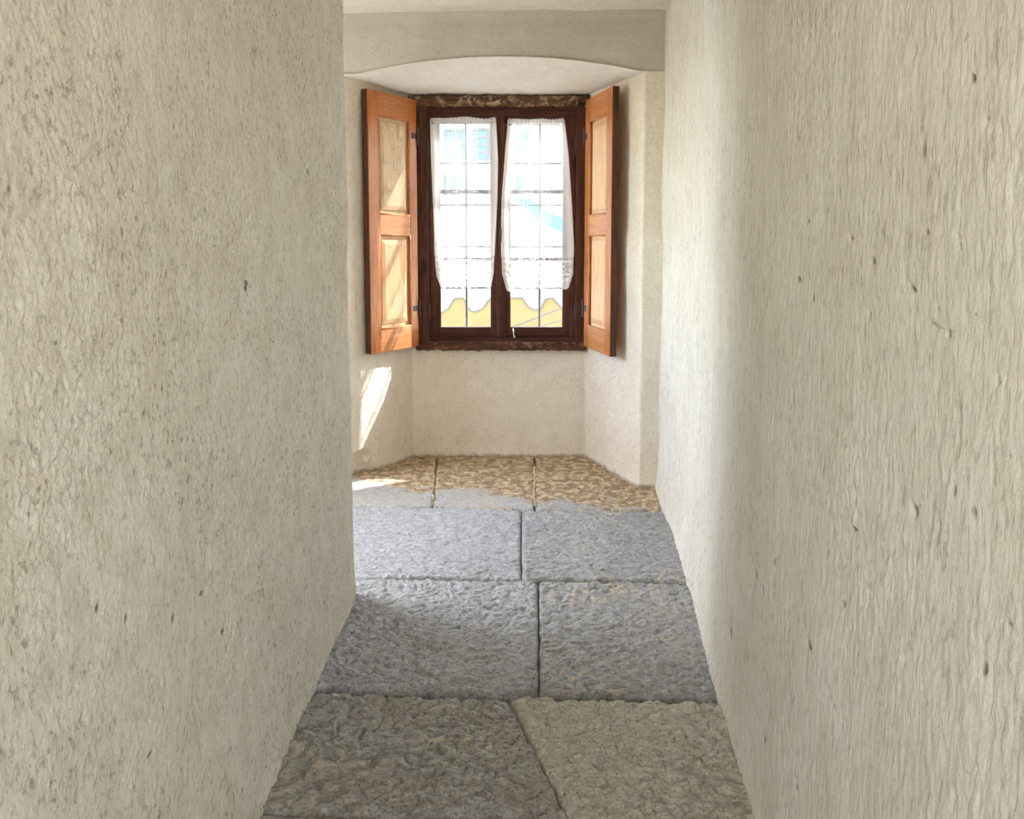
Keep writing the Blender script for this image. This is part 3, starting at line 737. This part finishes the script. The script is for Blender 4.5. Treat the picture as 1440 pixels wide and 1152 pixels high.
def ext_window(x0, y0, x1, y1, nx, ny):
    a, b = at(x0, y1, EY), at(x1, y0, EY)
    bm = bmesh.new(); box(bm, (a.x, EY - .03, a.z), (b.x, EY + .01, b.z)); bpart('window', bm, M['ext_pane'])
    bm = bmesh.new()
    for k in range(nx + 1): x = a.x + (b.x - a.x) * k / nx; box(bm, (x - .015, EY - .06, a.z), (x + .015, EY - .02, b.z))
    for k in range(ny + 1): z = a.z + (b.z - a.z) * k / ny; box(bm, (a.x, EY - .058, z - .015), (b.x, EY - .022, z + .015))
    bpart('window_bars', bm, M['ext_grey'])
ext_window(626, 183, 657, 222, 3, 2); ext_window(665, 182, 688, 226, 1, 4); ext_window(625, 246, 645, 274, 2, 1)
hr = setp(empty('handrail', at(760, 470, 9.0)), 'dark sloping handrail beyond the lower right pane, in front of the ochre band', 'handrail')
def hpart(name, pts, r):
    bm = bmesh.new(); tube(bm, pts, r, 8); o = obj(name, bm, M['ext_grey'], None, True); o.parent = hr; o.location -= hr.location
A, B = at(690, 472, 9.0), at(850, 410, 9.0); hpart('rail', [A, B], .009)
A2, B2 = at(690, 478, 9.0), at(850, 434, 9.0); hpart('rail', [A2, B2], .007)
for t in (-.1, 1.05):
    q = A.lerp(B, t); hpart('post', [(q.x, q.y, -3.2), (q.x, q.y, q.z)], .016)

# ------------------------------------------------------------------ light
w = bpy.data.worlds.new('sky'); sc.world = w; w.use_nodes = True
t = NT(w.node_tree)
bg = w.node_tree.nodes['Background']
sky = t.n('ShaderNodeTexSky', sky_type='NISHITA'); sky.sun_disc = False; sky.sun_elevation = math.radians(40); sky.sun_rotation = math.radians(52); sky.altitude = 800
mx = t.mix(.55, sky.outputs[0], (1.35, 1.35, 1.33))      # bright thin cloud over blue
t.l(mx, bg.inputs[0]); bg.inputs[1].default_value = 2.2
def light(name, kind, loc, direction, energy, color=(1, 1, 1), **k):
    L = bpy.data.lights.new(name, kind); L.energy = energy; L.color = color
    for a_, b_ in k.items(): setattr(L, a_, b_)
    o = bpy.data.objects.new(name, L); COL.objects.link(o); o.location = loc
    o.rotation_euler = Vector(direction).to_track_quat('-Z', 'Y').to_euler(); return o
light('sun', 'SUN', (4, 9, 6), (-1.5, -1, -1.5), 6.0, (1, .98, .95), angle=math.radians(1.2))
for xr, en in ((-1.40, 10.5), (1.25, 10.5)):
    light('rear_fill', 'AREA', (xr, -1.66, 1.55), (0, 1, -.03), en, (1, .955, .88), shape='RECTANGLE', size=.78, size_y=1.28)  # unseen fill lamps, added behind the camera to lift the near walls
light('side_window_daylight', 'AREA', (-1.82, 3.6, 1.42), (1, -.42, -1.1), 8.5, (.94, .97, 1), shape='RECTANGLE', size=.9, size_y=1.05, spread=math.radians(115))
p_ = light('recess_window_portal', 'AREA', ((X0 + X1) / 2, 5.0, 1.36), (0, -1, 0), 1, shape='RECTANGLE', size=X1 - X0, size_y=1.43)
p_.data.cycles.is_portal = True

cam = bpy.data.cameras.new('camera'); cam.sensor_width = 36; cam.lens = 36 * F / 1440; cam.shift_y = -(576 - CY) / 1440
cam.clip_start = .02
co = bpy.data.objects.new('camera', cam); COL.objects.link(co); co.location = (0, 0, CAMZ); co.rotation_euler = (math.pi / 2 - PITCH, 0, 0)
sc.camera = co
sc.cycles.use_denoising = True
sc.cycles.max_bounces = 12; sc.cycles.diffuse_bounces = 8; sc.cycles.transparent_max_bounces = 24
vs = sc.view_settings; vs.view_transform = 'Standard'; vs.look = 'None'; vs.gamma = 1; vs.use_curve_mapping = False; vs.exposure = 1.32
